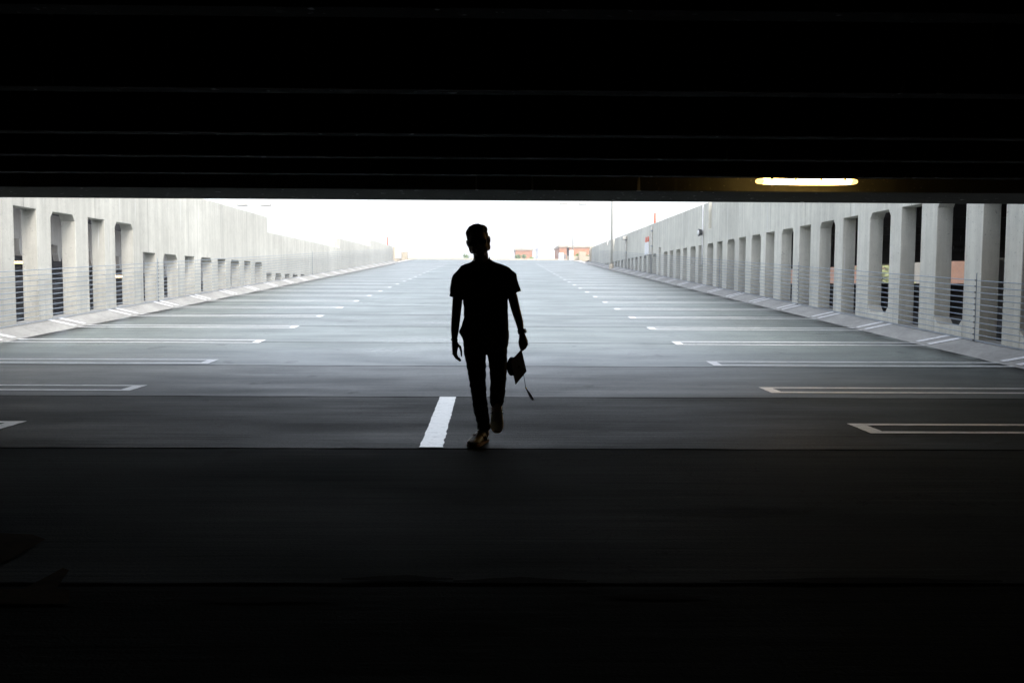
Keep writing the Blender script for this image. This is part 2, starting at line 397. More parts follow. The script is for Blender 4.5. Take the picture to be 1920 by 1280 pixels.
# ------------------------------------------------------------------ lite walls with openings
TH = .30
def lite_wall(name, X, side, y_start, y_end, tops, openings, mat, label):
    """tops: list of (y, z) outline of the wall top; openings: (y0, y1, top, chamfer)"""
    bot = lambda y: dk(y) - .1
    pts = [(y_start, bot(y_start))]
    for (a, b, T, ch, sill) in sorted(openings):
        pts.append((a, bot(a)))
        if ch: c = .13; pts += [(a, T - c), (a + c * .8, T), (b - c * .8, T), (b, T - c)]
        else: pts += [(a, T), (b, T)]
        pts.append((b, bot(b)))
    pts.append((y_end, bot(y_end)))
    pts += [(y, z) for y, z in reversed(tops)]
    g = MB(); g.prismX(pts, X, X + side * TH)
    for (a, b, T, ch, sill) in openings:
        if sill:
            s_ = dk(a) + WASH + sill; c = .14
            g.prismX([(a + .001, bot(a)), (b - .001, bot(b)), (b - .001, s_ + c), (b - c, s_), (a + c, s_), (a + .001, s_ + c)], X + side * .0005, X + side * (TH - .0005))
    return tag(g.build(name, mat, bevel=.012), label, 'wall')
opL = []
for k in range(-2, 9):
    T = 2.65 if k < 2 else (1.99 if k < 6 else 1.597); a = 17.0 + JP * k
    opL.append((a, a + .84, T, 0, 0))
for k in range(-2, 8):
    T = 2.65 if k < 2 else (1.99 if k < 6 else 1.597); a = 18.40 + JP * k
    opL.append((a, a + 1.05, T, 1, 0))
topsL = [(9.6, 3.79), (35.5, 3.79), (35.5, 3.2), (51.6, 3.2), (51.6, 3.74), (63.8, 3.8), (63.8, 4.27), (77.5, 4.32)]
wallL = lite_wall('concrete_wall', XWL, -1, 9.6, 77.5, topsL, opL, 'wallL',
    'pale concrete wall left of the ramp, its top stepping down then up, with tall slot openings')
opR = []
for k in range(-1, 17):
    a = 17.1 + JP * k; w_ = .86
    if k == -1: a, w_ = 14.23, .68
    if k == 9: opR.append((a + .15, a + .7, 3.08, 0, 0)); continue
    opR.append((a, a + w_, 2.806, 0, 0))
for k in range(-2, 17):
    a = 18.47 + JP * k; 
    if k == -1: a = 15.47
    if k == -2: a = 12.72
    opR.append((a, a + 1.02, 2.806, 1, .17 if k < 1 else 0))
topsR = [(9.6, 5.4), (34.1, 5.4), (34.1, 3.38), (34.6, 3.38), (34.6, 4.4), (62.6, 4.38), (62.6, 3.45), (63.3, 3.35), (63.3, 4.4), (66.2, 4.4), (66.5, 4.02), (66.9, 4.4), (77.9, 4.37)]
wallR = lite_wall('concrete_wall', XWR, 1, 9.6, 77.9, topsR, opR, 'wallR',
    'long pale concrete wall right of the ramp, pierced by a row of tall slots')
for a, b_ in ((34.103, 34.597), (62.603, 63.297)):
    g = MB(); g.box((XWR + .2, a, 3.3), (XWR + .27, b_, 4.38)); g.build('recess_panel', 'beige', wallR)
# end posts of the two walls
g = MB(); g.box((XWL - .3, 77.53, 2.7), (XWL + .14, 77.83, 4.3)); tag(g.build('wall_end_post', 'beige', bevel=.015), 'beige post closing the far end of the left concrete wall', 'post')
g = MB(); g.box((XWR - .16, 77.93, 2.7), (XWR + .3, 78.25, 4.4)); tag(g.build('wall_end_post', 'beige', bevel=.015), 'beige post closing the far end of the right concrete wall', 'post')

# ------------------------------------------------------------------ covered level: ceiling, edge beam, walls
C = 2.35
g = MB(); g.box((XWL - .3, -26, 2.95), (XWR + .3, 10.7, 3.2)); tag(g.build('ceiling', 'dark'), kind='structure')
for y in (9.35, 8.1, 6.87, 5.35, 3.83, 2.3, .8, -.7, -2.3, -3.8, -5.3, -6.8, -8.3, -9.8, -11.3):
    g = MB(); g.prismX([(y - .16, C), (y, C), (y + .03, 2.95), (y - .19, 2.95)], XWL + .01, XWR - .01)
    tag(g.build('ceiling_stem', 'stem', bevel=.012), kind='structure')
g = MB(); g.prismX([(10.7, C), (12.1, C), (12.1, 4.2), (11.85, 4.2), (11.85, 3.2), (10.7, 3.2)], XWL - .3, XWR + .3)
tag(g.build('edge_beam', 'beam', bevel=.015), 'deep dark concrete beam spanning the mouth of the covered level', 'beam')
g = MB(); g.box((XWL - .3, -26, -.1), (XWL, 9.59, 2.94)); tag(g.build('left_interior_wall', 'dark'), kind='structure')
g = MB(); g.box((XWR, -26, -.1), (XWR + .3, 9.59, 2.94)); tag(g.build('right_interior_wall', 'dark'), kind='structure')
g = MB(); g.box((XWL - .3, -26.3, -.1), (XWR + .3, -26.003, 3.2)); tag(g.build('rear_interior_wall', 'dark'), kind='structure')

# ------------------------------------------------------------------ fluorescent fixtures
def lamp(loc, L=1.14):
    x, y, z = loc
    r_ = empty('ceiling_lamp', loc, 'lit amber tube lamp under the dark ceiling, above the right-hand slots', 'ceiling lamp')
    def prof(xx, w_, h_, zc):
        return [Vector((xx, y + w_ * math.cos(a), z + zc + h_ * math.sin(a))) for a in [i * 2 * math.pi / 14 for i in range(14)]]
    g = MB(); g.rings([prof(x + t * L / 2, .058 * s_, .032 * s_, .03 + sg) for t, s_, sg in ((-.86, .96, 0), (-.5, 1, -.004), (0, .98, -.006), (.5, 1, -.004), (.86, .96, 0))])
    g.build('diffuser', 'lampglass', r_, smooth=True)
    for sg in (-1, 1):
        g = MB(); g.rings([prof(x + sg * t * L / 2, .058 * s_, .032 * s_, .03) for t, s_ in ((.862, .99), (.93, .95), (.975, .8), (1, .5))]); g.build('end_cap', 'lampglow', r_, smooth=True)
        for q in (.25, .72): g = MB(); g.box((x + sg * q * L / 2 - .012, y - .068, z + .03), (x + sg * q * L / 2 + .012, y - .058, z + .075)); g.build('clip', 'fixture', r_)
    g = MB(); g.box((x - L * .49, y - .06, z + .072), (x + L * .49, y + .06, z + .12)); g.build('housing', 'fixture', r_, bevel=.008)
    for sg in (-1, 1):
        g = MB(); g.tube([(x + sg * L * .3, y, z + .12), (x + sg * L * .3, y, 2.95 if z < 2.9 else z + .5)], .008, 6); g.build('hanger', 'fixture', r_)
    return r_
main_lamp = lamp((3.46, 10.1, 2.375))

# ------------------------------------------------------------------ cable railings
def railing(X, s_, ys_, off, label, y0, y1, slope=None, base=None, ncab=11, spread=.1, group=None):
    r_ = empty('cable_railing', (X, (y0 + y1) / 2, 0), label, 'railing', group)
    f = base or (lambda y: dk(y) + off)
    n = max(2, int((y1 - y0) / 2))
    for i in range(ncab):
        g = MB(); pts = [(X, y0 + (y1 - y0) * k / n, f(y0 + (y1 - y0) * k / n) + .05 + spread * i + .004 * noise.noise(Vector((k * .7, i * 3.1, X)))) for k in range(n + 1)]
        g.tube(pts, .0075, 6); g.build('cable', 'steel', r_, smooth=True)
    for y in ys_:
        g = MB(); g.box((X - .006, y - .004, f(y) - .02), (X + .006, y + .004, f(y) + .07 + spread * ncab))
        st = g.build('spacer', 'steel', r_)
        for i in range(ncab):
            g = MB(); zc = f(y) + .05 + spread * i; g.box((X - s_ * .018 - .006, y - .02, zc - .011), (X - s_ * .018 + .006, y + .02, zc + .011)); g.build('clip', 'darksteel', st)
    return r_
gr = 'cable railings guarding the wall openings'
railing(XWL + .1, -1, (23.8, 43.5), WASH - .05, 'horizontal steel cable railing in front of the left wall, along the ramp', 12.2, 77.3, group=gr)
railing(XWR - .1, 1, (14.86, 23.75, 32.3, 47), WASH - .05, 'horizontal steel cable railing in front of the right wall, along the ramp', 12.2, 77.7, group=gr)

# ------------------------------------------------------------------ things on the right wall
r_ = empty('wall_light', (XWR - .12, 35.4, 3.28), 'small round light on a thin conduit, fixed high on the right wall', 'wall light')
g = MB(); g.tube([(XWR - .03, 35.4, 4.36), (XWR - .03, 35.4, 2.0)], .03, 8); g.build('conduit', 'white', r_, smooth=True)
g = MB(); g.tube([(XWR - .05, 35.4, 3.28), (XWR - .2, 35.4, 3.28)], [.11, .15], 16); g.build('housing', 'darksteel', r_, smooth=False)
g = MB(); g.ell((XWR - .2, 35.38, 3.28), (.05, .1, .1)); g.build('lens', 'white', r_, smooth=True)
r_ = empty('hydrant_sign', (XWR - .03, 48.7, 2.85), 'white sign board with two red marks on top, on the right wall above the slots', 'sign')
g = MB(); g.box((XWR - .05, 48.1, 2.83), (XWR - .01, 49.35, 3.5)); g.build('board', 'white', r_, bevel=.01)
for a, b in ((48.2, 48.55), (48.85, 49.2)):
    g = MB(); g.prismX([(a, 3.52), (b, 3.52), (b, 3.68), ((a + b) / 2 + .06, 3.8), ((a + b) / 2 - .06, 3.8), (a, 3.68)], XWR - .05, XWR - .012); g.build('red_mark', 'red', r_)
r_.name = 'wall_sign'
p = onX(1228, 413, XWR + .15)
g = MB(); g.tube([(p.x, p.y, 4.38), (p.x, p.y, 4.95)], .05, 10); g.tube([(p.x, p.y, 4.95), (p.x, p.y, 5.0)], [.05, .02], 10)
tag(g.build('marker_post', 'red', smooth=True), 'short red marker post on top of the right wall', 'marker post')
p = onX(726, 452, XWL - .15)
g = MB(); g.tube([(p.x, 75, 4.3), (p.x, 75, 4.98)], .045, 10); g.tube([(p.x, 75, 4.98), (p.x, 75, 5.03)], [.045, .02], 10)
tag(g.build('marker_post', 'red', smooth=True), 'short red marker post near the far end of the left wall top', 'marker post')
for (px, py, lab) in ((1222, 440, 'vertical drain pipe on the right wall beside the white sign'), (1174, 450, 'thin pipe far along the right wall, with a small box at its top')):
    p = onX(px, py, XWR - .05)
    r_ = empty('drain_pipe', (XWR - .04, p.y, dk(p.y) + WASH), lab, 'pipe')
    g = MB(); g.tube([(XWR - .045, p.y, dk(p.y) + WASH), (XWR - .045, p.y, 4.25)], .045, 10); g.build('pipe', 'polepaint', r_, smooth=True)
    if px == 1174: g = MB(); g.box((XWR - .3, p.y - .25, 4.02), (XWR - .09, p.y + .25, 4.22)); g.build('box', 'polepaint', r_, bevel=.02)
    for z in (3.2, 4.0): g = MB(); g.box((XWR - .1, p.y - .07, z), (XWR - .001, p.y + .07, z + .05)); g.build('bracket', 'steel', r_)

# ------------------------------------------------------------------ light poles
def pole(loc, H, rad, heads, label, mat='polepaint', arm=.9):
    x, y, z = loc
    r_ = empty('light_pole', loc, label, 'light pole')
    g = MB(); g.tube([(x, y, z), (x, y, z + .35)], [rad * 2.2, rad * 2.0], 14); g.build('base', 'beige', r_)
    g = MB(); g.tube([(x, y, z + .35), (x, y, z + H)], [rad, rad * .7], 12); g.build('pole', mat, r_, smooth=True)
    if heads:
        g = MB(); g.tube([(x - arm, y, z + H - .05), (x + arm, y, z + H - .05)], rad * .4, 8); g.build('arm', mat, r_, smooth=True)
        for sg in (-1, 1):
            g = MB(); a, b = x + sg * arm * .55, x + sg * arm * 1.35
            g.prismZ([(min(a, b), y - .3), (max(a, b), y - .3), (max(a, b), y + .3), (min(a, b), y + .3)], z + H - .12, z + H + .1); g.build('lamp_head', mat, r_, bevel=.04)
    return r_
pole((7.72, 61.2, dk(61.2)), 11, .075, True, 'tall light pole standing in front of the right wall, its head above the ceiling edge')
def far_pole(px, py_top, Y, zb, rad, lab, arm=.9):
    p = onY(px, py_top, Y); return pole((p.x, Y, zb), p.z - zb, rad, True, lab, arm=arm)
far_pole(1075, 382, 112, 3.0, .075, 'slim double-headed light pole in front of the distant brick building', arm=1.25)
far_pole(476, 384, 88, -9, .08, 'double-headed light pole rising behind the left wall', arm=1.2)
# lattice mast
p = onY(780, 413, 320); pb = -9
r_ = empty('radio_mast', (p.x, 320, pb), 'thin pale lattice mast far beyond the ramp top, left of the walking man', 'mast')
g = MB(); a = 1.0
for sx, sy in ((-1, -1), (1, -1), (0, 1)): g.tube([(p.x + sx * a, 320 + sy * a, pb), (p.x + sx * a * .8, 320 + sy * a * .8, p.z)], .08, 5)
zz = pb; i = 0
while zz < p.z - 2:
    g.tube([(p.x - a, 319, zz), (p.x + a, 319, zz + 2)] if i % 2 == 0 else [(p.x + a, 319, zz), (p.x - a, 319, zz + 2)], .05, 4); zz += 2; i += 1
g.build('lattice', 'mast', r_)
for q in (414, 424, 434):
    z = onY(780, q, 320).z
    g = MB(); g.box((p.x - 1.3, 318.6, z - .28), (p.x + 1.3, 319.4, z + .28)); g.build('antenna', 'mast', r_)

# ------------------------------------------------------------------ neighbouring bays (seen through the slots)
BS = -.045
def bl(y, z59): return z59 + BS * (y - 59.7)
def sloped(x0, x1, y0, y1, za, zb, name, mat, label=None, cat=None, th=None, slope=True):
    f = (lambda y, z: bl(y, z)) if slope else (lambda y, z: z)
    g = MB(); g.prismX([(y0, f(y0, za)), (y1, f(y1, za)), (y1, f(y1, zb)), (y0, f(y0, zb))], x0, x1)
    o = g.build(name, mat, bevel=.01)
    return tag(o, label, cat) if label else tag(o, kind='structure')
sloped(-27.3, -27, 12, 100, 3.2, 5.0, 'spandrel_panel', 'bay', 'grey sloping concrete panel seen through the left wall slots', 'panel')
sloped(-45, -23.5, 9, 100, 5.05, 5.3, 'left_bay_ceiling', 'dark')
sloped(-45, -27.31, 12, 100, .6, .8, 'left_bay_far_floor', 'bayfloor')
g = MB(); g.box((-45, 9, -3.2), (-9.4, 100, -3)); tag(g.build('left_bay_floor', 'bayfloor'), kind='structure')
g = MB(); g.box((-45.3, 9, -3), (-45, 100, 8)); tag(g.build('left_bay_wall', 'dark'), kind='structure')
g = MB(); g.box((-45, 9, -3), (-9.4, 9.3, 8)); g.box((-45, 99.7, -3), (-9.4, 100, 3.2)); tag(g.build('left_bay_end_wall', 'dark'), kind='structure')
first = None
for i in range(20):
    y = 40 + 2.2 * i; zb = bl(y, 3.2)
    g = MB(); g.prismX([(y - .28, zb), (y + .28, zb), (y + .28, zb - .55), (y + .1, zb - .95), (y - .1, zb - .95), (y - .28, zb - .55)], -27.22, -26.85)
    g.build('corbel', 'bay', bpy.data.objects['spandrel_panel'], bevel=.01)
railing(-9.62, 1, (20,), 0, 'sloping cable railing of the neighbouring ramp behind the left wall slots', 12, 60, base=lambda y: -.2 - .045 * (y - 17), ncab=9, group=gr)
# right bay: level roof, parapet and open strip to the street
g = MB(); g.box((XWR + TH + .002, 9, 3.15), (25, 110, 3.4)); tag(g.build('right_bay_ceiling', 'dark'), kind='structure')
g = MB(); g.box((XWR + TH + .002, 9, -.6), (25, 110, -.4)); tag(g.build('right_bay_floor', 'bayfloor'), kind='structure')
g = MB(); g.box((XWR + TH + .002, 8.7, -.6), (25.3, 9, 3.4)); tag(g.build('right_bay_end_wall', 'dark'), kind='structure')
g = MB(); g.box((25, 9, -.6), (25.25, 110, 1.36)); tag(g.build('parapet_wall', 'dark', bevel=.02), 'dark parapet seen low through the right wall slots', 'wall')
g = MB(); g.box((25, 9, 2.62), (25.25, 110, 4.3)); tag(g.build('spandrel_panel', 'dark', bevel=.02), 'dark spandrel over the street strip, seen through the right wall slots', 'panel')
for i, y in enumerate((31, 43.2, 55.4, 73.6, 88)):
    g = MB(); g.box((24.4, y - .3, -.4), (24.98, y + .3, 3.14)); g.prismX([(y - .5, 3.14), (y + .5, 3.14), (y + .3, 2.5), (y - .3, 2.5)], 24.0, 24.39)
    tag(g.build('column', 'bay', bevel=.02), 'concrete column at the street side of the right bay, seen through the slots', 'column', 'columns in the right bay')
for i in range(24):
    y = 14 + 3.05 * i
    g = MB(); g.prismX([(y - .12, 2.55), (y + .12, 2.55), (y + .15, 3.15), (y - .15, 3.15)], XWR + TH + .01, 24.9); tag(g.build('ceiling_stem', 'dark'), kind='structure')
# lamps in the left bay
for (px, py, X, lab) in ((30, 493, -24.5, 'lit amber lamp deep in the first left wall slot'), (224, 519, -24.5, 'lit amber lamp low in the fourth left wall slot'), (46, 548, -24, 'small lit lamp behind the cables in the first left wall slot'), (347, 538, -26, 'small lit lamp seen through the far low slots of the left wall')):
    p = onX(px, py, X); c = copy_tree(main_lamp); c.location = p; c.scale = (1, 1, 1) if px != 46 else (.08, .5, .5)
    c.rotation_euler.z = R(35); tag(c, lab, group='amber tube lamps of the parking levels')
main_lamp['group'] = 'amber tube lamps of the parking levels'

# ------------------------------------------------------------------ beyond the ramp top
g = MB(); g.prismX([(104, 2.5), (104.25, 2.5), (104.25, 4.08), (104, 4.08)], -16, 8.5); tag(g.build('parapet_wall', 'beige', bevel=.02), 'low beige parapet across the top of the ramp', 'wall')
g = MB(); g.box((7.6, 99, 2.5), (14, 99.25, 4.28)); tag(g.build('parapet_wall', 'beige', bevel=.02), 'beige wall section at the right end of the ramp top, below the brick building', 'wall')
def block(px0, px1, py, Y, zb, D, name, mat, label, cat='building'):
    a, b = onY(px0, py, Y), onY(px1, py, Y); g = MB(); g.box((a.x, Y, zb), (b.x, Y + D, a.z)); return tag(g.build(name, mat, bevel=.03), label, cat)
block(1086, 1099, 472, 98, 2.5, .6, 'pillar', 'cream', 'cream block pillar on the wall before the brick building', 'pillar')
block(752.5, 763, 472, 103, 2.5, 1, 'pillar', 'cream', 'pale beige block pillar at the left of the ramp top', 'pillar')
block(1048, 1057, 474, 98.3, 2.5, .8, 'utility_box', 'white', 'small white box on the wall left of the brick building', 'box')
block(1068, 1075, 469, 98.3, 2.5, .8, 'utility_box', 'white', 'tall white box by the foot of the double-headed pole', 'box')
def bldg(x0, x1, y0, y1, zt, mat, label, face='y', rows=3, cols=6):
    r_ = empty('building', ((x0 + x1) / 2, (y0 + y1) / 2, -9), label, 'building')
    g = MB(); g.box((x0, y0, -9), (x1, y1, zt)); g.build('wall', mat, r_, bevel=.05)
    g = MB(); g.box((x0 - .25, y0 - .25, zt + .003), (x1 + .25, y1 + .25, zt + .45)); g.build('roof', 'cream' if mat == 'brick' else ('white' if mat == 'white' else 'roof'), r_)
    for i in range(rows):
        for j in range(cols):
            z = zt - 2.6 - i * 3.6
            if face == 'y':
                x = x0 + (x1 - x0) * (j + .5) / cols; ww = (x1 - x0) / cols * .28
                g = MB(); g.box((x - ww, y0 - .06, z - .9), (x + ww, y0 + .06, z + .9))
                f_ = g.build('window', 'cream', r_); g = MB(); g.box((x - ww + .1, y0 - .08, z - .8), (x + ww - .1, y0 - .062, z + .8)); g.build('pane', 'glass', f_)
            else:
                y = y0 + (y1 - y0) * (j + .5) / cols; ww = (y1 - y0) / cols * .28
                g = MB(); g.box((x0 - .06, y - ww, z - .9), (x0 + .06, y + ww, z + .9))
                f_ = g.build('window', 'cream', r_); g = MB(); g.box((x0 - .08, y - ww + .1, z - .8), (x0 - .062, y + ww - .1, z + .8)); g.build('pane', 'glass', f_)
    return r_
Y = 230
a = onY(1049, 463.5, Y); b = onY(1063, 463.5, Y); c = onY(1067, 464, Y); d = onY(1135, 464, Y)
bldg(a.x, b.x, Y, Y + 20, a.z, 'brick', 'left narrower block of the distant brick building over the ramp top', rows=4, cols=2)
bldg(c.x, d.x, Y, Y + 20, c.z, 'brick', 'wide orange brick building beyond the right end of the ramp', rows=4, cols=6)
a = onY(967, 469, 260); b = onY(998, 469, 260); bldg(a.x, b.x, 260, 275, a.z, 'brick', 'small brick building behind bushes, right of the man over the ramp top', rows=0)
a = onY(1009, 466, 300); b = onY(1049, 466, 300); bldg(a.x, b.x, 300, 320, a.z, 'white', 'bleached white building between the two distant brick ones', rows=0)

# foliage
def tree(loc, H, rad, label, leaf='leaf', n=900, bush=False, ls=.35):
    x, y, z = loc; rnd = random.Random(int(x * 7 + y * 3))
    r_ = empty('tree' if not bush else 'bush', loc, label, 'tree' if not bush else 'bush')
    g = MB(); g.tube([(x, y, z), (x + .1, y, z + H * .35), (x, y + .1, z + H * .75)], [H * .03, H * .02, H * .008], 8)
    for i in range(6):
        a = i * 1.05; h0 = z + H * (.3 + .06 * i); g.tube([(x, y, h0), (x + math.cos(a) * rad * .7, y + math.sin(a) * rad * .7, h0 + H * .2)], [H * .012, H * .004], 6)
    g.build('trunk', 'bark', r_, smooth=True)
    g = MB(); cl = []
    for i in range(22):
        a = rnd.uniform(0, 6.28); rr = rad * math.sqrt(rnd.random()) * .8; hh = z + H * (rnd.uniform(.1, .9) if bush else rnd.uniform(.4, .92)); cl.append((x + rr * math.cos(a), y + rr * math.sin(a), hh, rad * rnd.uniform(.25, .42)))
    for i in range(n):
        cx, cy, cz, cr = rnd.choice(cl); v = Vector((rnd.gauss(0, 1), rnd.gauss(0, 1), rnd.gauss(0, 1))).normalized() * cr * rnd.random() ** .4
        p = Vector((cx, cy, cz)) + v; u = Vector((rnd.gauss(0, 1), rnd.gauss(0, 1), rnd.gauss(0, .6))).normalized(); t = u.orthogonal().normalized(); s_ = ls * rnd.uniform(.5, 1.1)
        g.add([p - u * s_, p + t * s_ * .5, p + u * s_, p - t * s_ * .5], [(0, 1, 2, 3)])
    g.build('crown', leaf, r_, fix=False); return r_
p = onY(875, 480, 200); tree((p.x, 200, -9), p.z + 10.6, 1.3, 'tiny tree top over the parapet, left of the man', n=700, ls=.3)
for px, hh, lab in ((976, 474, 'leafy tree before the small brick building, left of its pair'), (990, 477, 'lower leafy tree before the small brick building, right of its pair')):
    p = onY(px, hh, 235); tree((p.x, 235, -9), (p.z + 9) * 1.06, 1.7, lab, n=1800, ls=.5)
for px, lab in ((1081, 'green bush between the white box and the cream pillar'), (1105, 'green bush right of the cream pillar, by the wall end')):
    p = onY(px, 477, 101); tree((p.x, 101, 3.3), p.z - 3.2, .45, lab, n=600, bush=True, ls=.09)
# street side seen through the right bay
def dirX(px, X): r = ray(px, 515); return X * r.y / r.x
bldg(62, 78, dirX(1960, 62), dirX(1752, 62), 9, 'brick', 'orange brick building glimpsed through the nearest right wall slots', face='x', rows=0)
bldg(66, 80, dirX(1742, 66), dirX(1700, 66), 9, 'cream', 'cream building glimpsed through a right wall slot', face='x', rows=0)
bldg(64, 80, dirX(1640, 64), dirX(1480, 64), 9, 'brick', 'long orange brick building glimpsed through the middle right wall slots', face='x', rows=0)
yt = dirX(1660, 52); tree((52, yt, -9), 14, 3.6, 'yellow-green tree glimpsed through a right wall slot', leaf='leaf2', n=3500, ls=.5)

# ------------------------------------------------------------------ the walking man
TY = 6.95
def P(px, py, Y=TY): return onY(px, py, Y)
PX = P(960, 600).x - P(959, 600).x                       # metres per pixel at the body
man = empty('person', (P(905, 838).x, 6.9, 0), 'man in short-sleeved dark shirt and light shoes walking out of the light, cap in hand', 'person')
# head frame
hc = P(897, 453, 6.86)
HU = Vector((-.20, -.10, 1)).normalized(); HF = Vector((.0, -1, -.12)); HF = (HF - HU * HF.dot(HU)).normalized(); HR = HF.cross(HU)
HM = Matrix((HR, HF, HU)).transposed().to_4x4(); HM = HM @ Matrix.Scale(1.05, 4); HM.translation = hc
def capsule(g, pts, rad, n=14, ref=None):
    g.tube(pts, rad, n, ref=ref)
    for p_, r_ in ((pts[0], rad[0]), (pts[-1], rad[-1])): g.ell(p_, r_ if not isinstance(r_, tuple) else min(r_), nu=12, nv=8)
b = MB()
b.ell((0, -.012, .03), (.072, .092, .085), HM, 24, 16)
b.ell((0, .006, -.04), (.064, .074, .07), HM, 20, 12)
b.ell((0, .045, -.088), (.034, .032, .024), HM)
b.ell((0, .03, -.065), (.05, .05, .036), HM)
b.ell((0, .062, .012), (.056, .024, .016), HM)                  # brow
b.tube([HM @ Vector(q) for q in ((0, .078, .008), (0, .09, -.012), (0, .104, -.032))], [.008, .009, .014], 10); b.ell((0, .098, -.034), (.017, .014, .011), HM)
for s_ in (-1, 1):
    b.ell((s_ * .034, .064, -.022), (.022, .018, .018), HM); b.ell((s_ * .044, .03, -.055), (.02, .04, .026), HM)
    b.ell((s_ * .076, -.012, -.008), (.007, .018, .031), HM); b.ell((s_ * .083, -.018, .004), (.007, .02, .024), HM)
for s_ in (-1, 1): b.ell((s_ * .062, -.012, -.045), (.018, .035, .034), HM)
b.ell((0, .08, -.058), (.022, .011, .005), HM); b.ell((0, .078, -.067), (.019, .011, .006), HM)
# neck and trunk
nk = P(902, 492, 6.94)
b.tube([HM @ Vector((0, -.02, -.03)), P(901.5, 478, 6.91), nk, P(905, 506, 6.96)], [.054, .057, .06, .078], 16)
b.rings([[Vector((P(cx, y).x + hw * PX * math.cos(a), TY + d * math.sin(a), P(cx, y).z)) for a in [i * math.pi / 12 for i in range(24)]]
    for cx, y, hw, d in ((905, 500, 24, .06), (907, 508, 36, .085), (908, 530, 38, .105), (911, 570, 36, .1), (911, 610, 34, .095), (910, 640, 35, .1), (911, 655, 30, .09))])
# arms; image-left is his right
LA = [P(869, 517), P(858, 560, 6.97), P(855, 594, 6.98), P(853, 618, 6.93), P(852, 638, 6.88)]
RA = [P(948, 516), P(961, 556, 6.97), P(967.5, 582, 6.96), P(974, 604, 6.9), P(978, 624, 6.84)]
capsule(b, LA, [.042, .040, .036, .032, .021]); capsule(b, RA, [.04, .039, .036, .031, .021])
# his right hand (image left), relaxed, fingers stacked in depth, curling in towards the thigh
def finger(g, pts, r=.0098):
    capsule(g, pts, [r, r * .97, r * .92, r * .8][:len(pts)], 8)
pc = P(855, 651, 6.87)
b.rings([[P(cx, y, 6.875) + Vector((hw * PX * math.cos(a), .036 * d * math.sin(a) - .0, 0)) for a in [i * math.pi / 8 for i in range(16)]]
    for cx, y, hw, d in ((852, 637, 5, .62), (853.2, 643, 6.2, .85), (853.4, 651, 6.2, 1.05), (852.6, 660, 4.6, 1.02))])
for i, (dy, L_) in enumerate(((-.032, .96), (-.011, 1.05), (.011, 1.0), (.031, .82))):
    y_ = 6.875 + dy
    o_ = (1.5 - i) * 1.7
    finger(b, [P(853 + o_, 655, y_), P(852.6 + o_, 656 + 8.5 * L_, y_), P(856 + o_ * .9, 656 + 15 * L_, y_ - .004), P(862.3 + o_ * .4, 656 + 19.3 * L_, y_ - .008)], .0105)
capsule(b, [P(857, 645, 6.85), P(862.5, 650, 6.83), P(864.8, 658, 6.82), P(865.3, 667, 6.822)], [.013, .0115, .0095, .0078], 8)
# his left hand (image right) gripping the cap corner
b.rings([[P(cx, y, 6.83) + Vector((hw * PX * math.cos(a), .034 * d * math.sin(a), 0)) for a in [i * math.pi / 8 for i in range(16)]]
    for cx, y, hw, d in ((978.3, 622, 4.8, .62), (979.5, 629, 6.4, .85), (981.2, 637, 8.2, 1.02), (982, 644, 8.2, 1.05), (981, 649, 5.6, 1.0), (979.5, 653, 3.2, .8))])
for i, (dy, L_) in enumerate(((-.031, 1), (-.01, 1.08), (.011, 1), (.03, .85))):
    y_ = 6.83 + dy
    finger(b, [P(985.5, 640, y_), P(988.6, 645.5, y_), P(984.5, 651.5 * 1 + (L_ - 1) * 9, y_ + .002), P(979.6, 655.5 + (L_ - 1) * 14, y_ + .006)])
capsule(b, [P(976, 634, 6.8), P(974.2, 642, 6.785), P(975.3, 650, 6.79), P(977, 655, 6.80)], [.013, .0115, .0095, .008], 8)
# legs
capsule(b, [P(893, 650), P(897, 712, 6.9), P(903, 768, 6.94), P(909, 812, 6.95)], [.075, .055, .045, .036])
capsule(b, [P(930, 650), P(934, 712, 6.84), P(932, 745, 6.98), P(931, 768, 7.13)], [.075, .055, .045, .036])
b.build('body', 'skin', man, remesh=.0055, sm=2)
for s_ in (-1, 1):
    g = MB(); g.ell((s_ * .031, .071, .002), (.012, .008, .006), HM); g.build('eye', 'white', man, smooth=True)
# hair
h = MB()
h.ell((0, -.022, .052), (.0775, .088, .078), HM, 24, 14)
h.ell((0, -.045, .0), (.073, .062, .06), HM)
for s_ in (-1, 1): h.ell((s_ * .068, -.012, .035), (.011, .035, .045), HM)
h.ell((-.008, .008, .082), (.062, .062, .04), HM); h.ell((.022, .014, .096), (.038, .045, .026), HM); h.ell((-.046, -.008, .078), (.036, .05, .036), HM); h.ell((.05, -.01, .066), (.03, .05, .04), HM)
h.ell((.006, -.04, .088), (.055, .05, .034), HM)
def hairf(c, n): q = HM.inverted() @ c; return c + n * (.0035 * noise.noise(Vector((q.x * 55, q.y * 30, q.z * 22))) + .0018 * noise.noise(Vector((q.x * 190, q.y * 120, q.z * 50))))
h.build('hair', 'hair', man, remesh=.0035, sm=1, fn=hairf)
# glasses
gl = MB()
for s_ in (-1, 1):
    ring = [HM @ Vector((s_ * .033 + .026 * math.cos(a), .1 - abs(.026 * math.cos(a) + .033) * .12, -.001 + .019 * math.sin(a))) for a in [i * math.pi / 10 for i in range(21)]]
    gl.tube(ring, .0022, 6, cap=False)
    gl.tube([HM @ Vector(q) for q in ((s_ * .058, .093, .008), (s_ * .078, .05, .008), (s_ * .082, -.005, .006), (s_ * .08, -.03, -.008))], .002, 6)
gl.tube([HM @ Vector(q) for q in ((-.008, .098, .004), (0, .102, .006), (.008, .098, .004))], .0022, 6)
G = gl.build('glasses', 'darksteel', man, smooth=True)
for s_ in (-1, 1):
    g = MB(); g.ell((s_ * .033, .0965, -.001), (.0255, .0015, .0185), HM); g.build('lens', 'lens', G, smooth=True)

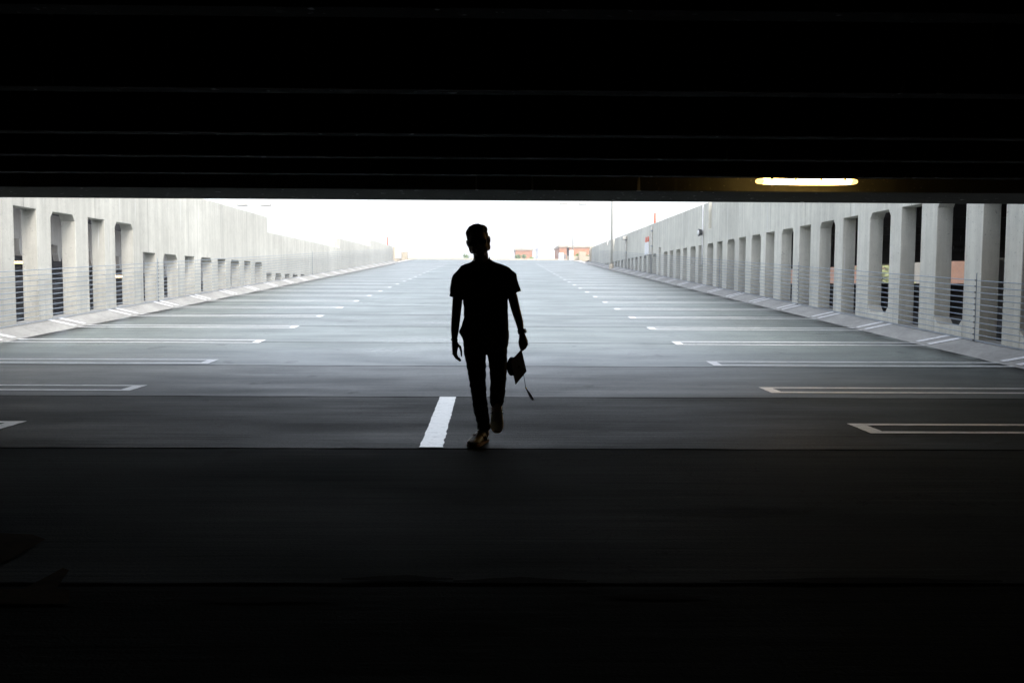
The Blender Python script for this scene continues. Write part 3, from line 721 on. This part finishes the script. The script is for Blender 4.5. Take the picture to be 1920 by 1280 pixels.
# shirt
def wrinkle(amp, seed, kz=6, kx=22):
    def f(c, n):
        w1 = noise.noise(Vector((c.x * 9 + seed, c.y * 9, c.z * kx))); w2 = noise.noise(Vector((c.x * kx, c.y * kx + seed, c.z * kz)))
        return c + n * (amp * (w1 + .7 * w2))
    return f
sh = MB()
def srow(cx, y, hw, d, p=2.4, dy=0):
    c0 = P(cx, y); out = []
    for i in range(32):
        a = i * math.pi / 16; ca, sa = math.cos(a), math.sin(a)
        out.append(Vector((c0.x + hw * PX * math.copysign(abs(ca) ** (2 / p), ca), TY + dy + d * math.copysign(abs(sa) ** (2 / p), sa), c0.z)))
    return out
rows_ = [(904, 486.5, 15.5, .058), (904.5, 490, 20, .066), (906, 494.5, 33, .076), (907.5, 499, 43, .09), (908, 505, 48, .1), (908.5, 515, 48.5, .112), (909, 530, 45.5, .122), (910, 550, 43, .122), (911, 575, 41.5, .118), (911, 596, 41.5, .118),
         (909.5, 612, 44, .122), (908, 622, 47, .13), (909.5, 630, 45, .13), (910.5, 640, 42.5, .126), (911, 648, 41.5, .124), (911.5, 651, 40.5, .12)]
sh.rings([srow(*q) for q in rows_])
sh.ell(P(872, 513.5), .058); sh.ell(P(943, 512), .054)
sh.tube([P(872, 509), P(863, 522), P(858, 540, 6.96), P(856.5, 556.5, 6.965)], [.05, .066, .060, .058], 20, ref=(0, 1, 0))
sh.tube([P(944, 508), P(954, 520), P(960, 537, 6.96), P(963, 547.5, 6.965)], [.05, .064, .057, .055], 20, ref=(0, 1, 0))
sh.tube([P(857.5, 550, 6.965), P(855.8, 558.5, 6.965)], [.059, .060], 20, ref=(0, 1, 0)); sh.tube([P(962, 541, 6.965), P(963.8, 549, 6.965)], [.056, .057], 20, ref=(0, 1, 0))
S = sh.build('shirt', 'shirt', man, remesh=.006, sm=5, fn=wrinkle(.0045, 3))
c_ = MB()
for s_, cx0, cx1 in ((-1, 904, 888), (1, 905, 919)):
    c_.add([P(cx0, 500, 6.835), P(cx0 + s_ * 8, 507, 6.83), P(cx1 + s_ * 2, 494, 6.875), P(cx1, 485 if s_ > 0 else 489, 6.93), P(cx1 - s_ * 1, 481 if s_ > 0 else 485, 6.985), P(cx1 - s_ * 2.5, 484, 6.93), P(cx0 + s_ * 7, 492, 6.86)],
           [(0, 1, 2, 6), (6, 2, 3, 5), (5, 3, 4)])
co = c_.build('collar', 'shirt', S, fix=False); md = co.modifiers.new('t', 'SOLIDIFY'); md.thickness = .006
g = MB(); g.rings([[Vector((P(907 + dx, y).x, TY - d - .006 + o_, P(907, y).z)) for dx, o_ in ((-3.5, 0), (3.5, 0), (3.5, .01), (-3.5, .01))] for y, d in ((500, .093), (515, .112), (530, .122), (575, .118), (605, .12), (625, .13), (649, .123))]); g.build('placket', 'shirt', S)
g = MB(); g.rings([[Vector((P(x, y).x, TY - .108 + o_ - .008, P(x, y).z)) for x, o_ in ((922, 0), (939, .008), (939, .016), (922, .008))] for y in (527, 545)]); g.build('pocket', 'shirt', S)
for y, d in ((514, .112), (536, .122), (558, .121), (580, .118), (602, .12), (624, .13)):
    g = MB(); q = P(907, y); g.tube([Vector((q.x, TY - d - .0065, q.z)), Vector((q.x, TY - d - .0095, q.z))], .0055, 10); g.build('button', 'black', S)
# trousers
tr = MB()
def leg(pts):
    tr.rings([[P(cx, y, Y_) + Vector((hw * PX * math.cos(a), d * math.sin(a), 0)) for a in [i * math.pi / 12 for i in range(24)]] for cx, y, hw, d, Y_ in pts])
tr.rings([srow(cx, y, hw, d, 2.3) for cx, y, hw, d in ((910, 632, 41, .112), (910, 645, 41.2, .115), (910, 656, 41, .115), (910.5, 664, 40, .1))])
leg([(889.5, 650, 20.5, .1, 6.94), (890.5, 668, 20, .098, 6.93), (893.5, 690, 17.8, .09, 6.915), (895.5, 715, 15.6, .08, 6.9), (897, 728, 15, .078, 6.9), (898.5, 745, 14.6, .075, 6.92), (902, 768, 14.2, .068, 6.94), (905, 785, 13.2, .062, 6.95), (907, 797, 12.2, .06, 6.95), (907.5, 803, 11.8, .06, 6.95)])
tr.rings([[P(907.3, y, 6.95) + Vector((hw * PX * math.cos(a), .064 * math.sin(a), 0)) for a in [i * math.pi / 12 for i in range(24)]] for y, hw in ((794, 12.8), (799, 13.4), (803, 12.6))])
leg([(931.5, 650, 19.5, .1, 6.94), (932.5, 668, 18.5, .096, 6.92), (934, 690, 16.2, .088, 6.88), (934, 712, 15, .08, 6.85), (933.3, 728, 14.6, .078, 6.87), (932.3, 742, 14.5, .075, 6.95), (931.8, 752, 13.2, .07, 7.02), (930.5, 762, 10, .062, 7.1)])
T_ = tr.build('trousers', 'denim', man, remesh=.006, sm=3, fn=wrinkle(.0055, 11, 4, 34))
g = MB(); g.rings([[P(907.3, y, 6.95) + Vector((hw * PX * math.cos(a), .066 * math.sin(a), 0)) for a in [i * math.pi / 12 for i in range(24)]] for y, hw in ((800.5, 13.2), (803.6, 13.0))]); g.build('hem', 'denim', T_, smooth=True)

# shoes: local x = sideways, y = heel to toe, z = up
def shoe(M):
    def ring(y, w_, z0, z1, p=2.6, dx=0):
        out = []
        for i in range(20):
            a = i * math.pi / 10; ca, sa = math.cos(a), math.sin(a)
            out.append(M @ Vector((dx + w_ * math.copysign(abs(ca) ** (2 / p), ca), y, (z0 + z1) / 2 + (z1 - z0) / 2 * math.copysign(abs(sa) ** (2 / p), sa))))
        return out
    g = MB(); g.rings([ring(-.012, .024, .025, .085), ring(0, .032, .022, .092), ring(.04, .038, .02, .1), ring(.085, .04, .02, .1), ring(.12, .043, .02, .092), ring(.16, .047, .02, .075), ring(.2, .05, .02, .06), ring(.24, .048, .02, .05), ring(.268, .038, .02, .045), ring(.284, .018, .024, .038)])
    o = g.build('shoe', 'canvas', man, smooth=True)
    def srs(y, w_, z0, z1): return [M @ Vector(q) for q in ((-w_, y, z0), (w_, y, z0), (w_, y, z1), (-w_, y, z1))]
    out = [(-.02, .022), (-.012, .032), (.01, .039), (.05, .041), (.1, .042), (.15, .048), (.2, .053), (.24, .051), (.268, .042), (.286, .026), (.292, .012)]
    g = MB(); g.rings([srs(y, w_, 0, .026) for y, w_ in out]); g.build('sole', 'sole', o, bevel=.004)
    for s_ in (-1, 1):
        for q in (.088, .112, .136):
            g = MB(); w1 = .0445 + (q - .09) * .08
            g.tube([M @ Vector((s_ * (w1 + .004), q - .012, .028)), M @ Vector((s_ * (w1 + .001), q, .052)), M @ Vector((s_ * (w1 - .014), q + .01, .08))], .0042, 6); g.build('stripe', 'black', o, smooth=True)
    for i in range(5):
        y_ = .105 + i * .016; z_ = .094 - i * .0072
        g = MB(); g.tube([M @ Vector((-.018, y_, z_ - .001)), M @ Vector((0, y_ + .004, z_ + .005)), M @ Vector((.018, y_, z_ - .001))], .0028, 6); g.build('lace', 'canvas', o, smooth=True)
    g = MB(); g.ell((0, .098, .1), (.02, .03, .008), M); g.build('tongue', 'canvas', o, smooth=True)
    return o
def frame(pos, fwd, up):
    fwd = Vector(fwd).normalized(); up = Vector(up); up = (up - fwd * up.dot(fwd)).normalized(); rt = fwd.cross(up)
    M = Matrix((rt, fwd, up)).transposed().to_4x4(); M.translation = pos; return M
hx = P(909, 822, 6.98)
shoe(frame(Vector((hx.x, 6.99, .002)), (-.36, -.93, 0), (0, 0, 1)))
q = P(931, 749, 7.2); fw = Vector((.02, -.62, -.80)).normalized()
shoe(frame(q + Vector((0, .035, -.02)), fw, (0, -.80, .62)))
# watch and bracelet
wd = (RA[4] - RA[3]).normalized(); wc = RA[4] - wd * .012
g = MB(); g.tube([wc - wd * .011, wc + wd * .011], .0285, 18); WW = g.build('watch', 'black', man, smooth=False)
g = MB(); u_ = Vector((1, -.5, .25)).normalized(); g.tube([wc + u_ * .022, wc + u_ * .036], .018, 16); g.build('watch_case', 'darksteel', WW)
wd = (LA[4] - LA[3]).normalized(); wc = LA[4] - wd * .006
g = MB(); g.tube([wc - wd * .003, wc + wd * .003], .0265, 18); g.build('bracelet', 'black', man)

# graduation cap hanging from his left hand
top = P(977.5, 655.5, 6.80)
d1 = Vector((-.022, -.045, -.128)) ; d2 = Vector((.062, .105, .012)); d2 = d2 - d1 * (d2.dot(d1) / d1.dot(d1)); d2 = d2.normalized() * .13
cc = top + d1 * .97; nn = d1.cross(d2).normalized()
if nn.x > 0: nn = -nn
cap = empty('graduation_cap', cc, 'black graduation cap with hanging tassel, held by one corner in the man\'s hand', 'graduation cap')
g = MB(); cs = [cc + d1 * 1.03, cc + d2, cc - d1, cc - d2]; g.rings([[q - nn * .003 for q in cs], [q + nn * .003 for q in cs]]); g.build('board', 'capcloth', cap, bevel=.002)
g = MB(); e1 = d1.normalized(); e2 = nn.cross(e1)
g.rings([[cc + nn * h_ + (e1 * math.cos(a) + e2 * math.sin(a)) * r__ for a in [i * math.pi / 10 for i in range(20)]] for h_, r__ in ((.003, .066), (.02, .068), (.045, .07), (.062, .072), (.062, .067), (.02, .062), (.006, .05))]); g.build('skull_cap', 'capcloth', cap, smooth=True)
g = MB(); g.ell(cc - nn * .005, .009); g.build('button', 'capcloth', cap, smooth=True)
p0, p1, p2, p3 = cc - nn * .006, P(982, 703, 6.87), P(985.5, 726, 6.86), P(999, 750, 6.85)
g = MB(); g.tube([p0, (p0 + p1) / 2 + Vector((.02, 0, .03)), p1, P(984, 715, 6.865), p2], .0022, 6); CO = g.build('cord', 'tassel', cap, smooth=True)
g = MB(); g.tube([p2, p2 + (p3 - p2) * .14], .006, 8); g.build('clasp', 'gold', cap, smooth=True)
g = MB(); ts = p2 + (p3 - p2) * .12; rn = random.Random(3)
for i in range(26):
    a = rn.uniform(0, 6.28); r__ = rn.uniform(0, 1); o1 = Vector((math.cos(a), math.sin(a), .3 * math.cos(a))) 
    e_ = ts + (p3 - ts) * rn.uniform(.85, 1.05) + o1 * .012 * r__
    g.tube([ts + o1 * .003 * r__, (ts + e_) / 2 + o1 * .005 * r__, e_], .0012, 4)
g.build('tassel', 'tassel', cap, fix=True)

# ------------------------------------------------------------------ the air
N = NT('air'); N.t.nodes.remove(N.b); pv = N.t.nodes.new('ShaderNodeVolumePrincipled'); pv.inputs['Color'].default_value = (.93, .95, 1, 1); pv.inputs['Density'].default_value = .0014
N.t.links.new(pv.outputs[0], N.t.nodes['Material Output'].inputs['Volume']); MAT['air'] = N.m
g = MB(); g.box((-950, -350, -10), (950, 1250, 45)); tag(g.build('haze', 'air'), kind='stuff')
